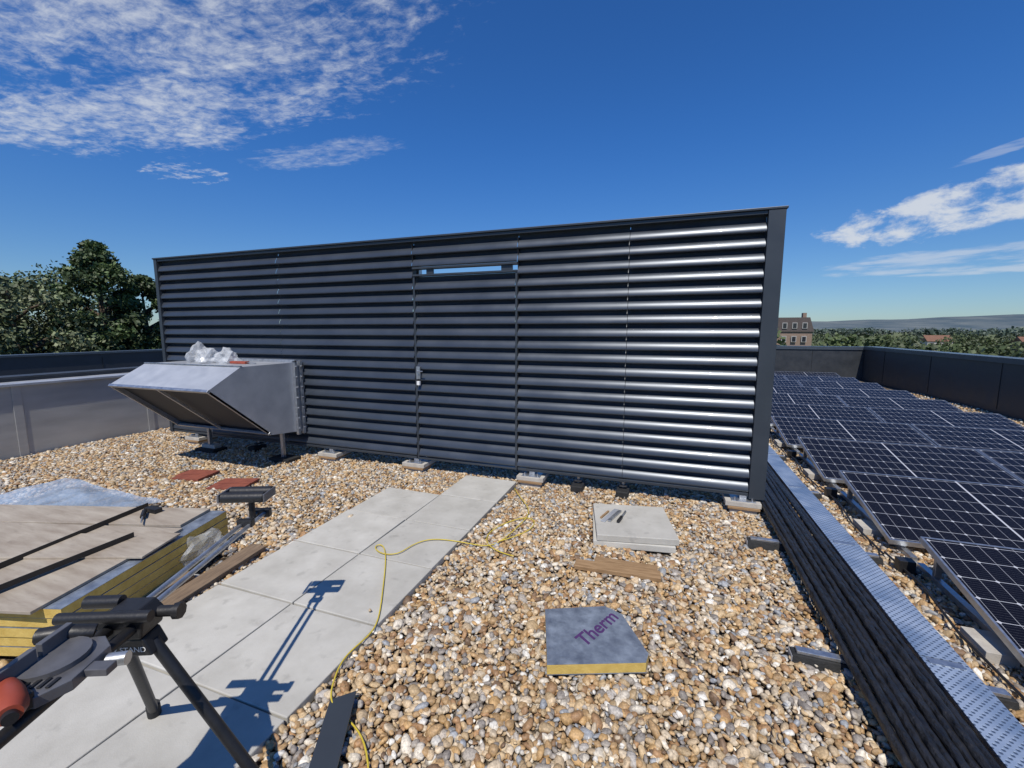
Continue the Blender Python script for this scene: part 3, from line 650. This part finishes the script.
# ---------------------------------------------------------------- saw stand and mitre saw
e=empty('saw_stand'); H=Vector((-1.567,.79,.74)); D=Vector((-.386,.922,0)).normalized(); S=Vector((D.y,-D.x,0))
def frame(o,sc=1): 
    Mx=Matrix.Identity(4); Mx.col[0][:3]=S*sc; Mx.col[1][:3]=D*sc; Mx.col[2][:3]=(0,0,sc); Mx.translation=o; return Mx
F=frame(H); mb=MB()
for s in (-.034,.034): mb.tube([F@Vector((s,-1.1,-.01)),F@Vector((s,.03,-.01))],.017,M_black,12)
mb.prism([(-.06,-.045),(.06,-.045),(.07,.01),(.045,.04),(-.045,.04),(-.07,.01)],-.045,.05,M_black,'y',F)
mb.prism([(-.085,-.105),(.085,-.105),(.06,-.046),(-.06,-.046)],-.04,.035,M_black,'y',F)
mb.tube([F@Vector((-.16,-.06,.045)),F@Vector((.11,-.06,.045))],.017,M_black,12)
mb.tube([F@Vector((-.16,.035,.035)),F@Vector((-.05,.035,.035))],.02,M_black,12)
mb.tube([F@Vector((.06,.03,.0)),F@Vector((.115,.03,.0))],.018,M_black,10); mb.tube([F@Vector((.116,.03,0)),F@Vector((.135,.03,0))],.026,M_black,8)
mb.obj('beam_head',e,bevel=.006)
cu=bpy.data.curves.new('lettering','FONT'); cu.body='SAW STAND'; cu.size=.024; cu.extrude=.0003; cu.materials.append(M_white)
to=bpy.data.objects.new('lettering',cu); scene.collection.objects.link(to)
fx=Matrix.Identity(4); fx.col[0][:3]=S; fx.col[1][:3]=(0,0,1); fx.col[2][:3]=-D; fx.translation=F@Vector((-.068,-.0412,-.088)); to.matrix_world=fx; to.parent=e
mb=MB()
mb.tube([F@Vector((-.05,.02,-.08)),(-1.96,1.03,.06)],.018,M_black,12); mb.tube([F@Vector((.06,.0,-.08)),(-1.17,.93,.06)],.018,M_black,12)
mb.tube([F@Vector((-.06,-.95,-.04)),(-1.6,-.4,.05)],.018,M_black,12); mb.tube([F@Vector((.07,-.95,-.04)),(-.8,-.2,.05)],.018,M_black,12)
mb.tube([(-1.96,1.03,.045),(-1.95,1.022,.1)],.024,M_rubber,12); mb.tube([(-1.17,.93,.045),(-1.18,.925,.1)],.024,M_rubber,12)
mb.obj('legs',e)
mb=MB(); 
for s in (-.02,.02): mb.tube([F@Vector((s,-.04,.0)),F@Vector((s,.80,.0))],.010,M_galv,10)
mb.cbox((0,.80,.0),(.09,.03,.04),M_black,F); mb.cbox((0,.66,.01),(.07,.03,.035),M_black,F)
mb.tube([F@Vector((.0,.72,.0)),F@Vector((.0,.72,.11))],.014,M_black,8)
for dy in (-.035,.04): mb.tube([F@Vector((-.11,.72+dy,.125)),F@Vector((.08,.72+dy,.125))],.025,M_black,14)
for s in (-.122,.086): mb.cbox((s,.72,.125),(.01,.11,.04),M_saw,F)
mb.obj('roller_extension',e,bevel=.003)
e=empty('mitre_saw'); mb=MB(); F2=frame(H+D*-.24+Vector((0,0,.02)),.66)
mb.prism([(-.16,-.16),(.10,-.18),(.16,-.10),(.15,.08),(.08,.14),(-.16,.12)],0,.045,M_saw,'z',F2); mb.tube([F2@Vector((0,0,.046)),F2@Vector((0,0,.066))],.075,M_saw,24)
mb.box((-.06,-.17,.047),(-.035,-.02,.12),M_saw,F2); mb.box((-.06,.0,.047),(-.035,.13,.12),M_saw,F2); mb.box((.12,-.05,.01),(.24,.0,.04),M_saw,F2)
mb.tube([F2@Vector((.16,.05,.0)),F2@Vector((.23,.06,.0))],.018,M_galv,10)
for k in range(5): mb.box((-.02+.03*k,-.14,.0455),(-.005+.03*k,-.09,.052),M_black,F2)
mb.tube([F2@Vector((-.15,.10,.08)),F2@Vector((-.06,.12,.08)),F2@Vector((.02,.16,.05))],.022,M_black,10)
mb.obj('base_and_fence',e,bevel=.005)
mb=MB(); dm=Vector((-.045,-.012,-.005))
mb.tube([Vector(q)+dm for q in ((-1.44,.50,.80),(-1.40,.485,.805),(-1.36,.472,.807),(-1.31,.455,.81),(-1.285,.445,.81))],[.012,.024,.030,.031,.022],M_orange,16); mb.tube([Vector((-1.285,.445,.81))+dm,Vector((-1.27,.44,.81))+dm],.014,M_black,16)
mb.box((-.05,-.02,.02),(.03,.02,.06),M_black,Matrix.Translation(Vector((-1.40,.47,.745))))
mb.obj('motor_housing',e,bevel=.003)
mb=MB(); mb.tube([(-1.50,.40,.87),(-1.495,.398,.87)],.08,M_galv,32); mb.tube([(-1.52,.40,.88),(-1.48,.39,.88)],.075,M_saw,24); mb.obj('blade_and_guard',e)

# ---------------------------------------------------------------- gravel
def ico(sub):
    bm=bmesh.new(); bmesh.ops.create_icosphere(bm,subdivisions=sub,radius=1)
    v=np.array([p.co[:] for p in bm.verts]); f=np.array([[q.index for q in t.verts] for t in bm.faces]); bm.free(); return v,f
pal=np.array([(.50,.36,.20),(.57,.46,.32),(.42,.27,.13),(.64,.57,.46),(.25,.22,.19),(.33,.19,.09),(.53,.40,.25),(.40,.35,.29),(.72,.68,.60),(.19,.12,.07),(.48,.30,.13),(.31,.32,.33),(.45,.41,.36)])
pw=np.array([.14,.12,.12,.08,.09,.09,.10,.08,.04,.04,.06,.04,.05]); pw/=pw.sum()
def region(x0,x1,y0,y1,sp,z0,jit=.45):
    gx=np.arange(x0,x1,sp); gy=np.arange(y0,y1,sp*.87); X_,Y_=np.meshgrid(gx,gy); X_=X_+ (np.arange(len(gy))%2)[:,None]*sp*.5
    p=np.stack([X_.ravel(),Y_.ravel()],1)+rng.uniform(-jit,jit,(X_.size,2))*sp
    return np.column_stack([p,z0+rng.uniform(-.006,.008,len(p))])
def mound(p): return .012*np.sin(p[:,0]*1.9+p[:,1]*1.1)*np.sin(p[:,1]*2.3-p[:,0]*.7)
near=np.concatenate([region(-1.42,1.9,.9,3.1,.028,.017),region(-1.42,1.9,.9,3.1,.030,.001),
                     region(-3.2,-2.62,.6,2.6,.028,.016),region(-3.2,-2.62,.6,2.6,.03,.0)])
far=np.concatenate([region(-7.8,-2.6,2.6,5.6,.028,.014),region(-7.8,-3.2,.8,2.6,.030,.014),region(-2.64,1.9,3.1,6.0,.027,.014),region(-7.8,-2.0,2.6,4.6,.036,.0),region(-2.64,1.9,3.1,4.6,.032,.0),
                    region(1.9,6.2,2.0,6.4,.04,.01),region(1.38,2.0,6.0,12.,.036,.01),region(5.1,6.2,6.4,14,.05,.012),region(-1.5,1.4,6,9,.06,.01)])
def keep(p):
    k=np.ones(len(p),bool)
    for a,b,c,d in rects: k&=~((p[:,0]>a)&(p[:,0]<b)&(p[:,1]>c)&(p[:,1]<d))
    return p[k]
near=keep(near); far=keep(far)
st=np.column_stack([rng.uniform(-2.6,-1.44,26),rng.uniform(1.2,4.1,26),np.full(26,.052)]); st=st[(np.minimum(st[:,0]+2.62,-1.42-st[:,0])<.12)]
near=np.concatenate([near,st])
def pebbles(name,P_,sub,smin,smax):
    bv,bf=ico(sub); n=len(P_); nv=len(bv); nf=len(bf)
    r=rng.lognormal(math.log((smin+smax)/2),.36,n).clip(smin*.5,smax*1.75)
    sc=np.stack([r*rng.uniform(.95,1.55,n),r*rng.uniform(.75,1.1,n),r*rng.uniform(.5,.8,n)],1)
    yaw=rng.uniform(0,6.283,n); tx=rng.normal(0,.45,n); ty=rng.normal(0,.45,n)
    cy,sy=np.cos(yaw),np.sin(yaw); cx,sx_=np.cos(tx),np.sin(tx); cz,sz=np.cos(ty),np.sin(ty); Z0=np.zeros(n); O=np.ones(n)
    Rz=np.array([[cy,-sy,Z0],[sy,cy,Z0],[Z0,Z0,O]]).transpose(2,0,1); Rx=np.array([[O,Z0,Z0],[Z0,cx,-sx_],[Z0,sx_,cx]]).transpose(2,0,1); Ry=np.array([[cz,Z0,sz],[Z0,O,Z0],[-sz,Z0,cz]]).transpose(2,0,1)
    Rm=np.einsum('nij,njk,nkl->nil',Rz,Rx,Ry)
    var=[]
    for s in range(24):
        d=np.array([1+.34*mnoise.noise(Vector(v)*1.1+Vector((s*7.3,s*1.7,0))) +.12*mnoise.noise(Vector(v)*2.6+Vector((0,s*5.1,2))) for v in bv.tolist()])
        q=bv*d[:,None]
        for _ in range(2): c=rng.normal(size=3); c/=np.linalg.norm(c); dd=q@c; q=q-np.outer(np.maximum(dd-.62,0),c)*.85
        var.append(q)
    var=np.array(var)[rng.integers(0,24,n)]
    V=np.einsum('nij,nkj->nki',Rm,var*sc[:,None,:])+P_[:,None,:]; V[:,:,2]+=np.clip(mound(P_),-.008,.012)[:,None]
    me=bpy.data.meshes.new(name); me.vertices.add(n*nv); me.vertices.foreach_set('co',V.reshape(-1).astype(np.float32))
    F_=(bf[None]+(np.arange(n)*nv)[:,None,None]).reshape(-1).astype(np.int32)
    me.loops.add(len(F_)); me.loops.foreach_set('vertex_index',F_); me.polygons.add(n*nf)
    me.polygons.foreach_set('loop_start',np.arange(0,len(F_),3,dtype=np.int32)); me.polygons.foreach_set('loop_total',np.full(n*nf,3,dtype=np.int32))
    me.polygons.foreach_set('use_smooth',np.ones(n*nf,bool)); me.update(calc_edges=True)
    c=pal[rng.choice(len(pal),n,p=pw)]*rng.uniform(.72,1.10,(n,1)); C=np.ones((n,nv,4),np.float32); C[:,:,:3]=c[:,None,:]
    at=me.color_attributes.new('Col','FLOAT_COLOR','POINT'); at.data.foreach_set('color',C.ravel())
    me.materials.append(M_peb); o=bpy.data.objects.new(name,me); scene.collection.objects.link(o); print(name,n)
    return o
e=empty('gravel')
pebbles('near_pebbles',near,2,.0105,.0165).parent=e
pebbles('far_pebbles',far,1,.0120,.0180).parent=e
